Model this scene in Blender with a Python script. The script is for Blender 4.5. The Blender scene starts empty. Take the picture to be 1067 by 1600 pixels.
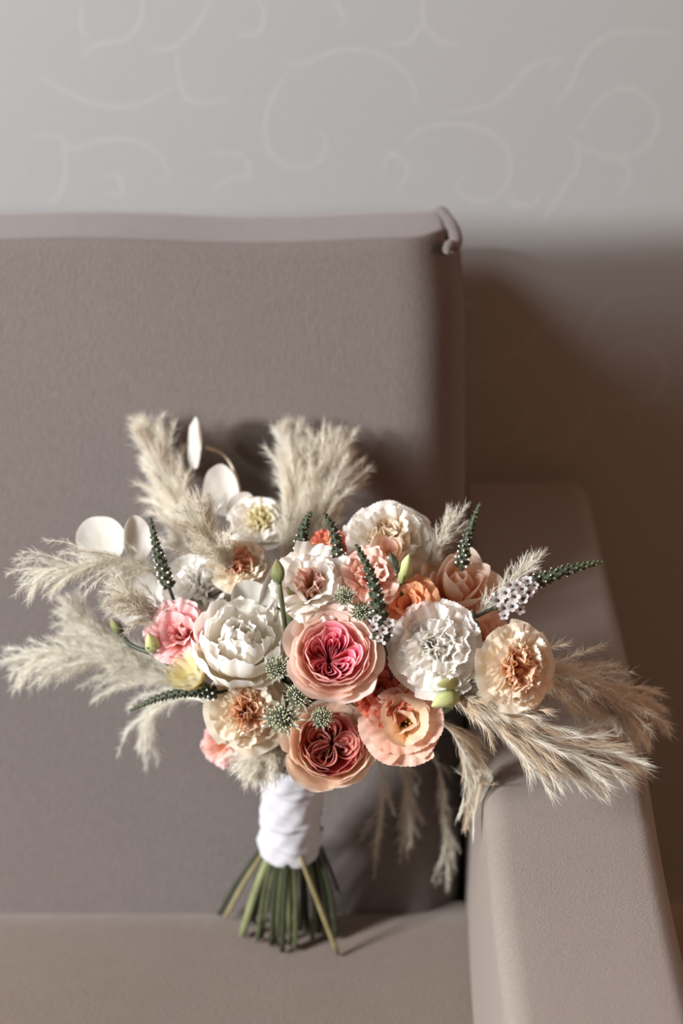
import bpy, bmesh, math, random
import numpy as np
from mathutils import Vector, Matrix

# ------------------------------------------------------------------ camera
FPX = 85.0 / 36.0 * 1600.0
PITCH = math.radians(26.8)
CAM = np.array([0.0, -1.625, 1.185])
CF = np.array([0.0, math.cos(PITCH), -math.sin(PITCH)])
CU = np.array([0.0, math.sin(PITCH), math.cos(PITCH)])
CR = np.array([1.0, 0.0, 0.0])
scene = bpy.context.scene
col = scene.collection
cd = bpy.data.cameras.new('camera'); cam = bpy.data.objects.new('camera', cd); col.objects.link(cam)
cam.location = CAM; cam.rotation_euler = (math.pi/2 - PITCH, 0, 0)
cd.sensor_fit = 'VERTICAL'; cd.sensor_height = 36.0; cd.lens = 85.0
cd.dof.use_dof = True; cd.dof.focus_distance = 1.66; cd.dof.aperture_fstop = 3.4
cd.clip_start = 0.05
scene.camera = cam

# ------------------------------------------------------------------ light
world = bpy.data.worlds.new('world'); scene.world = world; world.use_nodes = True
bg = world.node_tree.nodes['Background']
bg.inputs[0].default_value = (1.0, 0.54, 0.35, 1); bg.inputs[1].default_value = 0.12
def window_light(name, d, dist, w, h, energy):          # daylight from the windows on the left
    ld = bpy.data.lights.new(name, 'AREA'); lo = bpy.data.objects.new(name, ld); col.objects.link(lo)
    ld.shape = 'RECTANGLE'; ld.size = w; ld.size_y = h; ld.energy = energy; ld.color = (0.94, 0.97, 1.0)
    d = Vector(d).normalized(); lo.location = Vector((0, -0.05, 0.3)) + d*dist; lo.rotation_euler = d.to_track_quat('Z', 'Y').to_euler()
window_light('window_daylight', (-1.5, -1.0, 0.64), 3.6, 0.55, 0.5, 235)
window_light('window_daylight_upper', (-1.5, -1.0, 1.3), 3.9, 0.9, 1.2, 80)
def fill_light():                                     # dim warm fill added out of view on the right, browns the shadows
    ld = bpy.data.lights.new('warm_fill_light', 'AREA'); lo = bpy.data.objects.new('warm_fill_light', ld); col.objects.link(lo)
    ld.shape = 'DISK'; ld.size = 0.7; ld.energy = 13; ld.color = (1.0, 0.5, 0.3)
    p = Vector((2.0, -1.3, 1.5)); lo.location = p; lo.rotation_euler = (p-Vector((.2, .2, .2))).to_track_quat('Z', 'Y').to_euler()
fill_light()
scene.cycles.diffuse_bounces = 8
scene.view_settings.view_transform = 'Standard'; scene.view_settings.look = 'None'
scene.view_settings.gamma = 1.0; scene.view_settings.use_curve_mapping = False
scene.view_settings.exposure = 0.0

# ------------------------------------------------------------------ helpers
def ray(px, py):
    return CF + CR*((px-533.5)/FPX) - CU*((py-800.0)/FPX)
def at(px, py, y):                      # point of the place seen at a pixel, at depth y
    d = ray(px, py); return CAM + d*((y-CAM[1])/d[1])
def at_z(px, py, z):
    d = ray(px, py); return CAM + d*((z-CAM[2])/d[2])
def mpp(p):                             # metres per pixel at a point
    return float(np.dot(np.asarray(p)-CAM, CF))/FPX
def lin(c):
    return tuple(((x/255.0)/12.92 if x <= 10 else ((x/255.0+0.055)/1.055)**2.4) for x in c)
def unit(v):
    v = np.asarray(v, float); return v/np.linalg.norm(v)
def tag(o, label=None, cat=None, group=None, kind=None):
    if label: o['label'] = label
    if cat: o['category'] = cat
    if group: o['group'] = group
    if kind: o['kind'] = kind
    return o

def fast_mesh(name, V, F, mats, midx=None, uv=None, smooth=True):
    """V (n,3); F list of arrays each (m,k); midx list of arrays / ints per F block; uv (n,2) per vertex."""
    me = bpy.data.meshes.new(name)
    V = np.asarray(V, np.float32)
    me.vertices.add(len(V)); me.vertices.foreach_set('co', V.ravel())
    blocks = [np.asarray(f, np.int32) for f in F if len(f)]
    loops = np.concatenate([b.ravel() for b in blocks])
    tot = np.concatenate([np.full(len(b), b.shape[1], np.int32) for b in blocks])
    start = np.concatenate([[0], np.cumsum(tot)[:-1]]).astype(np.int32)
    me.loops.add(len(loops)); me.loops.foreach_set('vertex_index', loops)
    me.polygons.add(len(tot)); me.polygons.foreach_set('loop_start', start); me.polygons.foreach_set('loop_total', tot)
    if midx is not None:
        mi = np.concatenate([np.full(len(b), m, np.int32) if np.isscalar(m) else np.asarray(m, np.int32) for b, m in zip([np.asarray(f) for f in F if len(f)], [m for f, m in zip(F, midx) if len(f)])])
        me.polygons.foreach_set('material_index', mi)
    me.polygons.foreach_set('use_smooth', np.full(len(tot), smooth, bool))
    if uv is not None:
        l = me.uv_layers.new(name='UVMap'); l.data.foreach_set('uv', np.asarray(uv, np.float32)[loops].ravel())
    for m in mats: me.materials.append(m)
    me.update(calc_edges=True); me.validate()
    return me

def link(name, me, parent=None, loc=(0, 0, 0)):
    o = bpy.data.objects.new(name, me); col.objects.link(o); o.location = loc
    if parent: o.parent = parent
    return o

class Mesh:
    """collects pieces, each with a material"""
    def __init__(s): s.V = []; s.F = []; s.M = []; s.UV = []; s.n = 0; s.mats = []
    def add(s, V, F, mat, uv=None):
        if mat not in s.mats: s.mats.append(mat)
        V = np.asarray(V, float)
        for f in (F if isinstance(F, list) else [F]):
            s.F.append(np.asarray(f)+s.n); s.M.append(s.mats.index(mat))
        s.V.append(V); s.UV.append(np.zeros((len(V), 2)) if uv is None else uv); s.n += len(V)
    def build(s, name, parent=None, loc=(0, 0, 0)):
        me = fast_mesh(name, np.concatenate(s.V), s.F, s.mats, s.M, np.concatenate(s.UV))
        return link(name, me, parent, loc)

def tubes(P, rad, sides=3, cap=True):
    """P (N,K,3) centre lines, rad (N,K). returns verts, [quads, tris], uv"""
    P = np.asarray(P, float); N, K, _ = P.shape
    rad = np.broadcast_to(rad, (N, K))
    T = np.gradient(P, axis=1); T /= np.linalg.norm(T, axis=2, keepdims=True)+1e-12
    ref = np.where(np.abs(T[:, :1, 2:3]) < 0.8, np.array([0, 0, 1.0]), np.array([1.0, 0, 0]))
    A = np.cross(T, ref); A /= np.linalg.norm(A, axis=2, keepdims=True)+1e-12
    B = np.cross(T, A)
    th = np.linspace(0, 2*np.pi, sides, endpoint=False)
    V = P[:, :, None, :] + rad[:, :, None, None]*(A[:, :, None, :]*np.cos(th)[None, None, :, None] + B[:, :, None, :]*np.sin(th)[None, None, :, None])
    base = (np.arange(N)*K*sides)[:, None, None]
    k = np.arange(K-1)[None, :, None]; j = np.arange(sides)[None, None, :]; j2 = (j+1) % sides
    q = np.stack([base+k*sides+j, base+k*sides+j2, base+(k+1)*sides+j2, base+(k+1)*sides+j], -1).reshape(-1, 4)
    uv = np.stack([np.broadcast_to(th/(2*np.pi), (N, K, sides)), np.broadcast_to(np.linspace(0, 1, K)[None, :, None], (N, K, sides))], -1).reshape(-1, 2)
    F = [q]
    if cap:
        b = (np.arange(N)*K*sides)[:, None]
        F.append(b + np.arange(sides)[::-1][None, :]); F.append(b + (K-1)*sides + np.arange(sides)[None, :])
    return V.reshape(-1, 3), F, uv

def smooth_path(pts, n):
    """Catmull-Rom through points"""
    P = np.asarray(pts, float)
    if len(P) == 2: return P[0] + (P[1]-P[0])*np.linspace(0, 1, n)[:, None]
    E = np.vstack([2*P[0]-P[1], P, 2*P[-1]-P[-2]])
    t = np.linspace(0, len(P)-1-1e-9, n); i = t.astype(int); f = (t-i)[:, None]
    a, b, c, d = E[i], E[i+1], E[i+2], E[i+3]
    return 0.5*((2*b)+(-a+c)*f+(2*a-5*b+4*c-d)*f**2+(-a+3*b-3*c+d)*f**3)

def blob(c, r, axis=(0, 0, 1), stretch=1.0, seg=6, rings=4):
    """small spheroid"""
    ax = unit(axis); e1 = unit(np.cross(ax, [0.3, 0.9, 0.2] if abs(ax[1]) < .9 else [1, 0, 0])); e2 = np.cross(ax, e1)
    V = [c - ax*r*stretch]
    for i in range(1, rings):
        a = -math.pi/2 + math.pi*i/rings
        for j in range(seg):
            b = 2*math.pi*j/seg
            V.append(c + ax*(r*stretch*math.sin(a)) + (e1*math.cos(b)+e2*math.sin(b))*(r*math.cos(a)))
    V.append(c + ax*r*stretch); n = len(V)-1
    Q = [[1+i*seg+j, 1+i*seg+(j+1) % seg, 1+(i+1)*seg+(j+1) % seg, 1+(i+1)*seg+j] for i in range(rings-2) for j in range(seg)]
    T = [[0, 1+(j+1) % seg, 1+j] for j in range(seg)] + [[n, 1+(rings-2)*seg+j, 1+(rings-2)*seg+(j+1) % seg] for j in range(seg)]
    return np.array(V), [np.array(Q).reshape(-1, 4), np.array(T)]

# ------------------------------------------------------------------ materials
def mat_base(name):
    m = bpy.data.materials.new(name); m.use_nodes = True
    nt = m.node_tree; return m, nt, nt.nodes, nt.links, nt.nodes['Principled BSDF']

def plain(name, c, rough=0.6, noise=0.12, scale=60, bump=0.0, sheen=0.0):
    m, nt, N, L, P = mat_base(name)
    tc = N.new('ShaderNodeTexCoord'); nz = N.new('ShaderNodeTexNoise'); nz.inputs['Scale'].default_value = scale; nz.inputs['Detail'].default_value = 4
    L.new(tc.outputs['Object'], nz.inputs['Vector'])
    r = N.new('ShaderNodeValToRGB'); l = lin(c)
    r.color_ramp.elements[0].position = .3; r.color_ramp.elements[1].position = .7
    r.color_ramp.elements[0].color = (*[x*(1-noise) for x in l], 1); r.color_ramp.elements[1].color = (*[min(1, x*(1+noise)) for x in l], 1)
    L.new(nz.outputs['Fac'], r.inputs['Fac']); L.new(r.outputs['Color'], P.inputs['Base Color'])
    P.inputs['Roughness'].default_value = rough
    if sheen: P.inputs['Sheen Weight'].default_value = sheen
    if bump:
        b = N.new('ShaderNodeBump'); b.inputs['Strength'].default_value = bump; b.inputs['Distance'].default_value = 0.002
        L.new(nz.outputs['Fac'], b.inputs['Height']); L.new(b.outputs['Normal'], P.inputs['Normal'])
    return m

def velvet(name, c, rot=(0, 0, 0), bump=.4):
    m, nt, N, L, P = mat_base(name)
    tc = N.new('ShaderNodeTexCoord'); mp = N.new('ShaderNodeMapping'); mp.inputs['Rotation'].default_value = rot
    mp.inputs['Scale'].default_value = (700, 700, 95); L.new(tc.outputs['Object'], mp.inputs['Vector'])
    warp = N.new('ShaderNodeTexNoise'); warp.inputs['Scale'].default_value = 9; warp.inputs['Detail'].default_value = 3
    L.new(tc.outputs['Object'], warp.inputs['Vector'])
    add = N.new('ShaderNodeVectorMath'); add.operation = 'MULTIPLY_ADD'; add.inputs[1].default_value = (14, 14, 14)
    L.new(warp.outputs['Color'], add.inputs[0]); L.new(mp.outputs['Vector'], add.inputs[2])
    st = N.new('ShaderNodeTexNoise'); st.inputs['Scale'].default_value = 1.0; st.inputs['Detail'].default_value = 3
    L.new(add.outputs['Vector'], st.inputs['Vector'])
    big = N.new('ShaderNodeTexNoise'); big.inputs['Scale'].default_value = 3.2; big.inputs['Detail'].default_value = 3
    L.new(tc.outputs['Object'], big.inputs['Vector'])
    l = lin(c)
    r1 = N.new('ShaderNodeValToRGB'); r1.color_ramp.elements[0].position = .3; r1.color_ramp.elements[1].position = .72
    r1.color_ramp.elements[0].color = (*[x*.88 for x in l], 1); r1.color_ramp.elements[1].color = (*[min(1, x*1.10) for x in l], 1)
    L.new(st.outputs['Fac'], r1.inputs['Fac'])
    r2 = N.new('ShaderNodeValToRGB'); r2.color_ramp.elements[0].position = .35; r2.color_ramp.elements[1].position = .65
    r2.color_ramp.elements[0].color = (.93, .93, .93, 1); r2.color_ramp.elements[1].color = (1, 1, 1, 1)
    L.new(big.outputs['Fac'], r2.inputs['Fac'])
    mx = N.new('ShaderNodeMix'); mx.data_type = 'RGBA'; mx.blend_type = 'MULTIPLY'; mx.inputs[0].default_value = 1
    L.new(r1.outputs['Color'], mx.inputs[6]); L.new(r2.outputs['Color'], mx.inputs[7]); L.new(mx.outputs[2], P.inputs['Base Color'])
    P.inputs['Roughness'].default_value = .85; P.inputs['Specular IOR Level'].default_value = .2
    P.inputs['Sheen Weight'].default_value = .35; P.inputs['Sheen Roughness'].default_value = .45; P.inputs['Sheen Tint'].default_value = (1, .93, .9, 1)
    b = N.new('ShaderNodeBump'); b.inputs['Strength'].default_value = bump; b.inputs['Distance'].default_value = .0014
    L.new(st.outputs['Fac'], b.inputs['Height']); L.new(b.outputs['Normal'], P.inputs['Normal'])
    return m

def petal_mat(name, stops, trans=.3, vein=.06, rough=.55, sheen=.15):
    """pigment runs from petal base (v=0) to rim (v=1)"""
    m, nt, N, L, P = mat_base(name)
    uv = N.new('ShaderNodeUVMap'); sep = N.new('ShaderNodeSeparateXYZ'); L.new(uv.outputs['UV'], sep.inputs[0])
    r = N.new('ShaderNodeValToRGB'); cr = r.color_ramp
    while len(cr.elements) < len(stops): cr.elements.new(.5)
    for e, (p, c) in zip(cr.elements, stops): e.position = p; e.color = (*lin(c), 1)
    tc = N.new('ShaderNodeTexCoord')
    blot = N.new('ShaderNodeTexNoise'); blot.inputs['Scale'].default_value = 55; blot.inputs['Detail'].default_value = 3; L.new(tc.outputs['Object'], blot.inputs['Vector'])
    ad = N.new('ShaderNodeMath'); ad.operation = 'MULTIPLY_ADD'; ad.inputs[1].default_value = .22; ad.inputs[2].default_value = -.11
    L.new(blot.outputs['Fac'], ad.inputs[0])
    a2 = N.new('ShaderNodeMath'); a2.operation = 'ADD'; L.new(ad.outputs[0], a2.inputs[0]); L.new(sep.outputs['Y'], a2.inputs[1])
    L.new(a2.outputs[0], r.inputs['Fac'])
    mp = N.new('ShaderNodeMapping'); mp.inputs['Scale'].default_value = (34, 2.2, 1); L.new(uv.outputs['UV'], mp.inputs['Vector'])
    vn = N.new('ShaderNodeTexNoise'); vn.inputs['Scale'].default_value = 1; vn.inputs['Detail'].default_value = 2; L.new(mp.outputs['Vector'], vn.inputs['Vector'])
    rr = N.new('ShaderNodeValToRGB'); rr.color_ramp.elements[0].position = .35; rr.color_ramp.elements[1].position = .65
    rr.color_ramp.elements[0].color = (1-vein, 1-vein*1.2, 1-vein*1.3, 1); rr.color_ramp.elements[1].color = (1, 1, 1, 1)
    L.new(vn.outputs['Fac'], rr.inputs['Fac'])
    mx = N.new('ShaderNodeMix'); mx.data_type = 'RGBA'; mx.blend_type = 'MULTIPLY'; mx.inputs[0].default_value = 1
    L.new(r.outputs['Color'], mx.inputs[6]); L.new(rr.outputs['Color'], mx.inputs[7])
    L.new(mx.outputs[2], P.inputs['Base Color'])
    P.inputs['Roughness'].default_value = rough; P.inputs['Specular IOR Level'].default_value = .25; P.inputs['Sheen Weight'].default_value = sheen
    bp = N.new('ShaderNodeBump'); bp.inputs['Strength'].default_value = .25; bp.inputs['Distance'].default_value = .0006
    L.new(vn.outputs['Fac'], bp.inputs['Height']); L.new(bp.outputs['Normal'], P.inputs['Normal'])
    tr = N.new('ShaderNodeBsdfTranslucent'); L.new(mx.outputs[2], tr.inputs['Color'])
    ms = N.new('ShaderNodeMixShader'); ms.inputs[0].default_value = trans
    L.new(P.outputs[0], ms.inputs[1]); L.new(tr.outputs[0], ms.inputs[2]); L.new(ms.outputs[0], N['Material Output'].inputs['Surface'])
    return m

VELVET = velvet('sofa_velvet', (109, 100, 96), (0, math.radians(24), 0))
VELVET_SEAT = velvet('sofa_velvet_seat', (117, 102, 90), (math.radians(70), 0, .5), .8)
VELVET_ARM = velvet('sofa_velvet_arm', (136, 124, 115), (math.radians(80), .2, 0))  # same velvet, base colour lightened to stand in for light on the arm
WALL = plain('wallpaper', (149, 148, 146), .8, .015, 260, .12)
SCROLL = plain('wallpaper_scroll', (154, 153, 151), .7, .015, 120)
FLOOR = plain('carpet_brown', (92, 72, 60), .95, .2, 200, .5)
SKIRT = plain('painted_skirting', (176, 166, 156), .5, .03, 30)
LEGWOOD = plain('dark_wood', (60, 42, 32), .5, .25, 30)

# ------------------------------------------------------------------ room
WY = 0.378; FZ = -0.42
def box(name, lo_, hi, mat, parent=None):
    x0, y0, z0 = lo_; x1, y1, z1 = hi
    V = [(x0, y0, z0), (x1, y0, z0), (x1, y1, z0), (x0, y1, z0), (x0, y0, z1), (x1, y0, z1), (x1, y1, z1), (x0, y1, z1)]
    F = [(0, 3, 2, 1), (4, 5, 6, 7), (0, 1, 5, 4), (1, 2, 6, 5), (2, 3, 7, 6), (3, 0, 4, 7)]
    return link(name, fast_mesh(name, V, [F], [mat], smooth=False), parent)
wall = tag(box('wall_back', (-3, WY, FZ), (3, WY+.12, 2.3), WALL), 'pale grey wallpapered wall with a faint scroll pattern', kind='structure')
tag(box('floor', (-3, -4, FZ-.05), (3, WY, FZ), FLOOR), 'dark brown floor beside the sofa', kind='structure')
tag(box('baseboard_back', (-3, WY-.014, FZ), (3, WY, FZ+.15), SKIRT), 'pale painted skirting board along the wall', kind='structure')

def ribbon_on_wall(pts, w):
    """a raised lens-section line embossed on the wall"""
    P = smooth_path(pts, max(10, 7*len(pts)))
    T = np.gradient(P, axis=0); T /= np.linalg.norm(T, axis=1, keepdims=True)
    Nn = np.stack([-T[:, 2], np.zeros(len(T)), T[:, 0]], 1)
    t = np.linspace(0, 1, len(P)); ww = w*(.35+.65*np.sin(np.pi*np.clip(t*.9+.06, 0, 1)))
    V = []
    for k, (o, dy) in enumerate([(-1, .0), (-.55, -.0002), (0, -.0003), (.55, -.0002), (1, .0)]):
        V.append(P + Nn*(o*ww/2)[:, None] + np.array([0, dy+.0002, 0]))
    V = np.stack(V, 1).reshape(-1, 3); n = len(P)
    F = [[i*5+j, i*5+j+1, (i+1)*5+j+1, (i+1)*5+j] for i in range(n-1) for j in range(4)]
    return V, np.array(F)
SCR = [
 [(440, 92), (470, 102), (505, 88), (545, 78), (600, 88), (640, 120), (655, 165)],
 [(452, 112), (428, 150), (416, 195), (424, 238), (455, 262), (495, 255), (512, 225), (498, 200)],
 [(628, 226), (660, 203), (710, 195), (760, 204), (795, 235), (798, 275), (775, 308), (738, 314), (716, 295), (726, 272)],
 [(700, 178), (760, 166), (800, 140), (830, 105), (880, 92), (860, 112)],
 [(1050, 52), (985, 50), (940, 62), (910, 95), (890, 140), (865, 165)],
 [(905, 205), (935, 160), (975, 138), (1015, 155), (1030, 195), (1005, 235), (960, 245), (915, 232), (888, 212)],
 [(845, 352), (880, 300), (905, 258), (902, 225)], [(935, 246), (975, 252), (985, 275), (970, 305)],
 [(600, 268), (612, 240), (640, 265), (620, 300)], [(815, 330), (800, 316), (830, 322), (850, 300)],
 [(125, 95), (150, 72), (195, 62), (220, 35), (225, -5)], [(130, 10), (128, 40), (140, 62)],
 [(235, 78), (270, 76), (305, 45), (330, 0)], [(278, 82), (282, 125), (300, 158), (360, 158)], [(62, 118), (100, 142), (160, 165), (215, 165), (270, 140)],
 [(55, 212), (95, 215), (110, 235), (160, 220), (215, 222), (255, 250), (265, 285)], [(100, 230), (104, 275), (90, 310), (70, 318)],
 [(165, 275), (190, 280), (190, 305), (170, 300)], [(330, 240), (380, 245), (390, 275), (360, 280), (330, 300)], [(370, 55), (405, 52), (415, 20), (400, -5)],
 [(520, -8), (540, 30), (530, 40)], [(662, -8), (665, 40), (700, 70), (720, 66)], [(660, 40), (640, 66), (600, 72)],
]
def scroll_set(dx, dz):
    for pl in SCR:
        pts = [at(x, y, WY) + np.array([dx, 0, dz]) for x, y in pl]
        V, F = ribbon_on_wall(pts, .0105)
        o = link('scroll_line', fast_mesh('scroll_line', V, [F], [SCROLL]), wall)
scroll_set(0, 0); scroll_set(0.02, -.235); scroll_set(-.63, -.06)

# ------------------------------------------------------------------ sofa
def rounded_box(lo_, hi, r, n=(40, 12, 24), deform=None):
    lo_ = np.array(lo_, float); hi = np.array(hi, float); c = (lo_+hi)/2; h = (hi-lo_)/2
    r = np.broadcast_to(r, 3).astype(float)
    def axis(k):
        e = np.sin(np.linspace(-np.pi/2, np.pi/2, 7))
        inner = np.linspace(-(h[k]-r[k]), h[k]-r[k], n[k])
        edge = h[k]-r[k] + r[k]*np.linspace(0, 1, 6)[1:]
        return np.concatenate([-edge[::-1], inner, edge])
    ax = [axis(k) for k in range(3)]
    V = []; F = []; off = 0
    for k in range(3):
        i, j = (k+1) % 3, (k+2) % 3
        A, B = np.meshgrid(ax[i], ax[j], indexing='ij')
        for s in (-1, 1):
            P = np.zeros(A.shape+(3,)); P[..., k] = s*h[k]; P[..., i] = A; P[..., j] = B
            V.append(P.reshape(-1, 3)); na, nb = A.shape
            a, b = np.meshgrid(np.arange(na-1), np.arange(nb-1), indexing='ij')
            q = np.stack([a*nb+b, (a+1)*nb+b, (a+1)*nb+b+1, a*nb+b+1], -1).reshape(-1, 4)
            F.append((q if s > 0 else q[:, ::-1]) + off); off += na*nb
    V = np.concatenate(V)
    inn = np.clip(V, -(h-r), h-r); d = (V-inn)/r
    # cube surface -> sphere corner
    ln = np.linalg.norm(d, axis=1, keepdims=True); mxn = np.abs(d).max(1, keepdims=True)
    d = np.where(ln > 1e-9, d/np.maximum(ln, 1e-9)*mxn, 0)
    V = inn + d*r + c
    if deform: V = deform(V)
    return V, np.concatenate(F)
def soft(name, lo_, hi, r, mat, parent, n=(40, 12, 24), deform=None):
    V, F = rounded_box(lo_, hi, r, n, deform)
    me = fast_mesh(name, V, [F], [mat])
    bm = bmesh.new(); bm.from_mesh(me); bmesh.ops.remove_doubles(bm, verts=bm.verts, dist=1e-5); bm.to_mesh(me); bm.free()
    return link(name, me, parent)
sofa = bpy.data.objects.new('sofa', None); col.objects.link(sofa); sofa.location = (0, 0, FZ)
tag(sofa, 'taupe velvet sofa with upright back and squared padded armrest', 'sofa')
def sofa_part(o): o.location = (0, 0, -FZ); return o

BX = .0985
def def_back(V):
    x, y, z = V[:, 0].copy(), V[:, 1].copy(), V[:, 2].copy()
    f = np.clip((z+.05)/.585, 0, 1)
    yf = .118*np.clip(z/.535, -.2, 1)+.002; yb = .20 - .012*f
    t = y/.2
    # the right edge turns away softly, the face bulges a little
    e = np.clip((x-.055)/(BX-.055), 0, 1)
    yy = yf + t*(yb-yf) + (1-t)*(.045*e**2.2*(1-.25*f)) - (1-t)*.006*np.sin(np.pi*np.clip(f, 0, 1))*(1-e)
    xx = x + .003*np.sin(z*9)*np.clip((x-.03)/.07, 0, 1) - .011*np.clip((f-.86)/.14, 0, 1)**2*np.clip((x-.0)/.1, 0, 1)
    return np.stack([xx, yy, z + .002*np.sin(x*23)*np.clip((f-.8)/.2, 0, 1)], 1)
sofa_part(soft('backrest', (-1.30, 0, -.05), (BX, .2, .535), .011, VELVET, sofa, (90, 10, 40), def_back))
def def_seat(V):
    x, y, z = V[:, 0], V[:, 1], V[:, 2]
    zz = z + np.where(z > -.04, .004*np.sin(x*7+1)*np.sin(y*9) - .012*np.clip((y+.022)/.03, 0, 1)**2, 0) + .001
    return np.stack([x, y, zz], 1)
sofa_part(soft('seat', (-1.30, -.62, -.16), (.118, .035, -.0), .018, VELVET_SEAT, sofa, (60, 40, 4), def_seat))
def def_arm(V):
    x, y, z = V[:, 0].copy(), V[:, 1].copy(), V[:, 2].copy()
    z += np.where(z > .15, .003*np.sin(y*8+.5), 0)
    x += .002*np.sin(y*11+z*7)
    return np.stack([x, y, z], 1)
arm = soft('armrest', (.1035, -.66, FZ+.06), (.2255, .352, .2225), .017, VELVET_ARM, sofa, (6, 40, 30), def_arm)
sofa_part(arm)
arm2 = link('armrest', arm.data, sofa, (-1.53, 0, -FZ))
sofa_part(soft('seat_base', (-1.30, -.6, FZ+.08), (.101, .33, -.165), .012, VELVET_SEAT, sofa, (30, 12, 5)))
sofa_part(soft('back_frame', (-1.30, .205, -.16), (.0995, .345, .46), .02, VELVET, sofa, (40, 6, 20)))
for x in (-1.36, .165):
    for y in (-.6, .29):
        V, F, uv = tubes(np.array([[(x, y, 0), (x, y, .03), (x, y, .075)]]), np.array([[.014, .017, .021]]), 12)
        link('sofa_leg', fast_mesh('sofa_leg', V, F, [LEGWOOD]), sofa)
# puckered seam ridge on the top right corner, welt down the side
rid = [(697, 392), (703, 383), (711, 387), (713, 374), (707, 358), (700, 343), (690, 329), (684, 331)]
ry = [.118, .124, .131, .139, .152, .165, .178, .186]
pts = [at(px, py, y) for (px, py), y in zip(rid, ry)]
V, F, uv = tubes(smooth_path(pts, 40)[None], (.0028+.0022*np.sin(np.linspace(0.2, np.pi-.1, 40))*(1+.3*np.sin(np.linspace(0, 14, 40))))[None], 10)
link('corner_seam', fast_mesh('corner_seam', V, F, [VELVET]), sofa, (0, 0, -FZ))
wl = [(BX-.0065+.002*math.sin(z*9)-.007*max(0, (z-.46)/.07)**2, .118*z/.535+.072, z) for z in np.linspace(-.02, .525, 26)]
V, F, uv = tubes(smooth_path(wl, 90)[None], np.full((1, 90), .0072), 12)
link('side_welt', fast_mesh('side_welt', V, F, [VELVET]), sofa, (0, 0, -FZ))

# ------------------------------------------------------------------ bouquet
GREEN = plain('stem_green', (80, 86, 56), .5, .25, 90)
GREEN_DK = plain('stem_dark_green', (52, 56, 38), .5, .25, 90)
GREEN_LT = plain('stem_pale_green', (124, 128, 90), .5, .2, 90)
TAN = plain('stem_tan', (136, 124, 86), .55, .25, 90)
SEPAL = plain('sepal_green', (84, 98, 58), .55, .25, 140)
BUDGREEN = petal_mat('bud_green', [(0, (88, 98, 58)), (.55, (130, 132, 84)), (1, (150, 142, 98))], .15, .2)
BUDPALE = petal_mat('bud_pale_green', [(0, (150, 164, 96)), (.6, (196, 202, 138)), (1, (214, 214, 160))], .2, .12)
SPIKE = plain('spike_green', (56, 62, 42), .6, .3, 240)
SPIKETIP = plain('spike_tip_green', (74, 82, 54), .6, .3, 240)
WHITEDOT = plain('spike_bud_white', (244, 241, 230), .6, .05, 240)
FLORET = petal_mat('floret_white', [(0, (160, 140, 130)), (.35, (214, 206, 204)), (1, (236, 232, 232))], .42, .08)
FLEYE = plain('floret_eye', (52, 36, 34), .6, .2, 200)
ASTR = petal_mat('astrantia_bract', [(0, (128, 136, 100)), (.6, (186, 190, 164)), (1, (206, 206, 184))], .42, .25)
ASTR_DK = plain('astrantia_dark', (62, 66, 46), .7, .3, 200)
ASTR_LT = plain('astrantia_pin', (190, 190, 160), .7, .1, 200)
POD = petal_mat('bleached_leaf', [(0, (214, 209, 194)), (.5, (225, 221, 213)), (1, (228, 224, 216))], .42, .04)
TWIG = plain('pale_twig', (196, 180, 158), .7, .15, 120)

rose_out = petal_mat('rose_outer', [(0, (232, 190, 150)), (.4, (244, 212, 190)), (.75, (248, 224, 208)), (1, (250, 234, 224))], .42, .05)
rose_mid = petal_mat('rose_middle', [(0, (222, 70, 100)), (.5, (240, 138, 146)), (.8, (246, 186, 180)), (1, (250, 222, 212))], .42, .06)
rose_in = petal_mat('rose_inner', [(0, (206, 30, 74)), (.45, (232, 78, 116)), (.8, (242, 130, 152)), (1, (250, 196, 200))], .42, .08)
dusk_out = petal_mat('dusk_rose_outer', [(0, (222, 170, 124)), (.45, (240, 210, 180)), (.8, (244, 220, 196)), (1, (249, 232, 214))], .42, .06)
dusk_in = petal_mat('dusk_rose_inner', [(0, (176, 50, 54)), (.5, (206, 88, 86)), (.82, (222, 124, 114)), (1, (240, 184, 164))], .42, .1)
lis_out = petal_mat('lisianthus_peach', [(0, (206, 190, 120)), (.3, (246, 226, 184)), (.65, (248, 220, 194)), (1, (248, 206, 188))], .42, .08)
lis_in = petal_mat('lisianthus_cream', [(0, (196, 178, 100)), (.4, (242, 212, 156)), (.8, (248, 222, 188)), (1, (248, 216, 194))], .42, .06)
STAMEN = plain('stamen_yellow', (206, 178, 100), .6, .15, 200)
white_c = petal_mat('carnation_white', [(0, (242, 240, 222)), (.4, (248, 246, 236)), (1, (251, 249, 245))], .48, .05)
white_w = petal_mat('white_petal', [(0, (236, 226, 196)), (.5, (246, 240, 226)), (1, (250, 247, 241))], .42, .05)
cream_o = petal_mat('carnation_cream', [(0, (240, 160, 104)), (.4, (244, 208, 166)), (.7, (246, 232, 206)), (1, (248, 240, 224))], .42, .06)
cream_i = petal_mat('carnation_orange', [(0, (240, 130, 76)), (.45, (246, 170, 118)), (.8, (248, 206, 166)), (1, (250, 228, 202))], .42, .08)
orange_c = petal_mat('carnation_apricot', [(0, (244, 130, 70)), (.6, (248, 174, 122)), (1, (250, 216, 184))], .42, .08)
peach_o = petal_mat('carnation_peach', [(0, (240, 140, 90)), (.3, (245, 206, 162)), (.6, (246, 228, 200)), (1, (248, 240, 224))], .42, .06)
pink_l = petal_mat('lisianthus_pink', [(0, (246, 150, 96)), (.4, (246, 170, 146)), (.75, (246, 186, 184)), (1, (250, 214, 212))], .42, .08)
pinkpeach = petal_mat('lisianthus_pinkpeach', [(0, (236, 186, 130)), (.45, (246, 204, 172)), (.8, (246, 204, 188)), (1, (250, 226, 212))], .42, .08)
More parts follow.
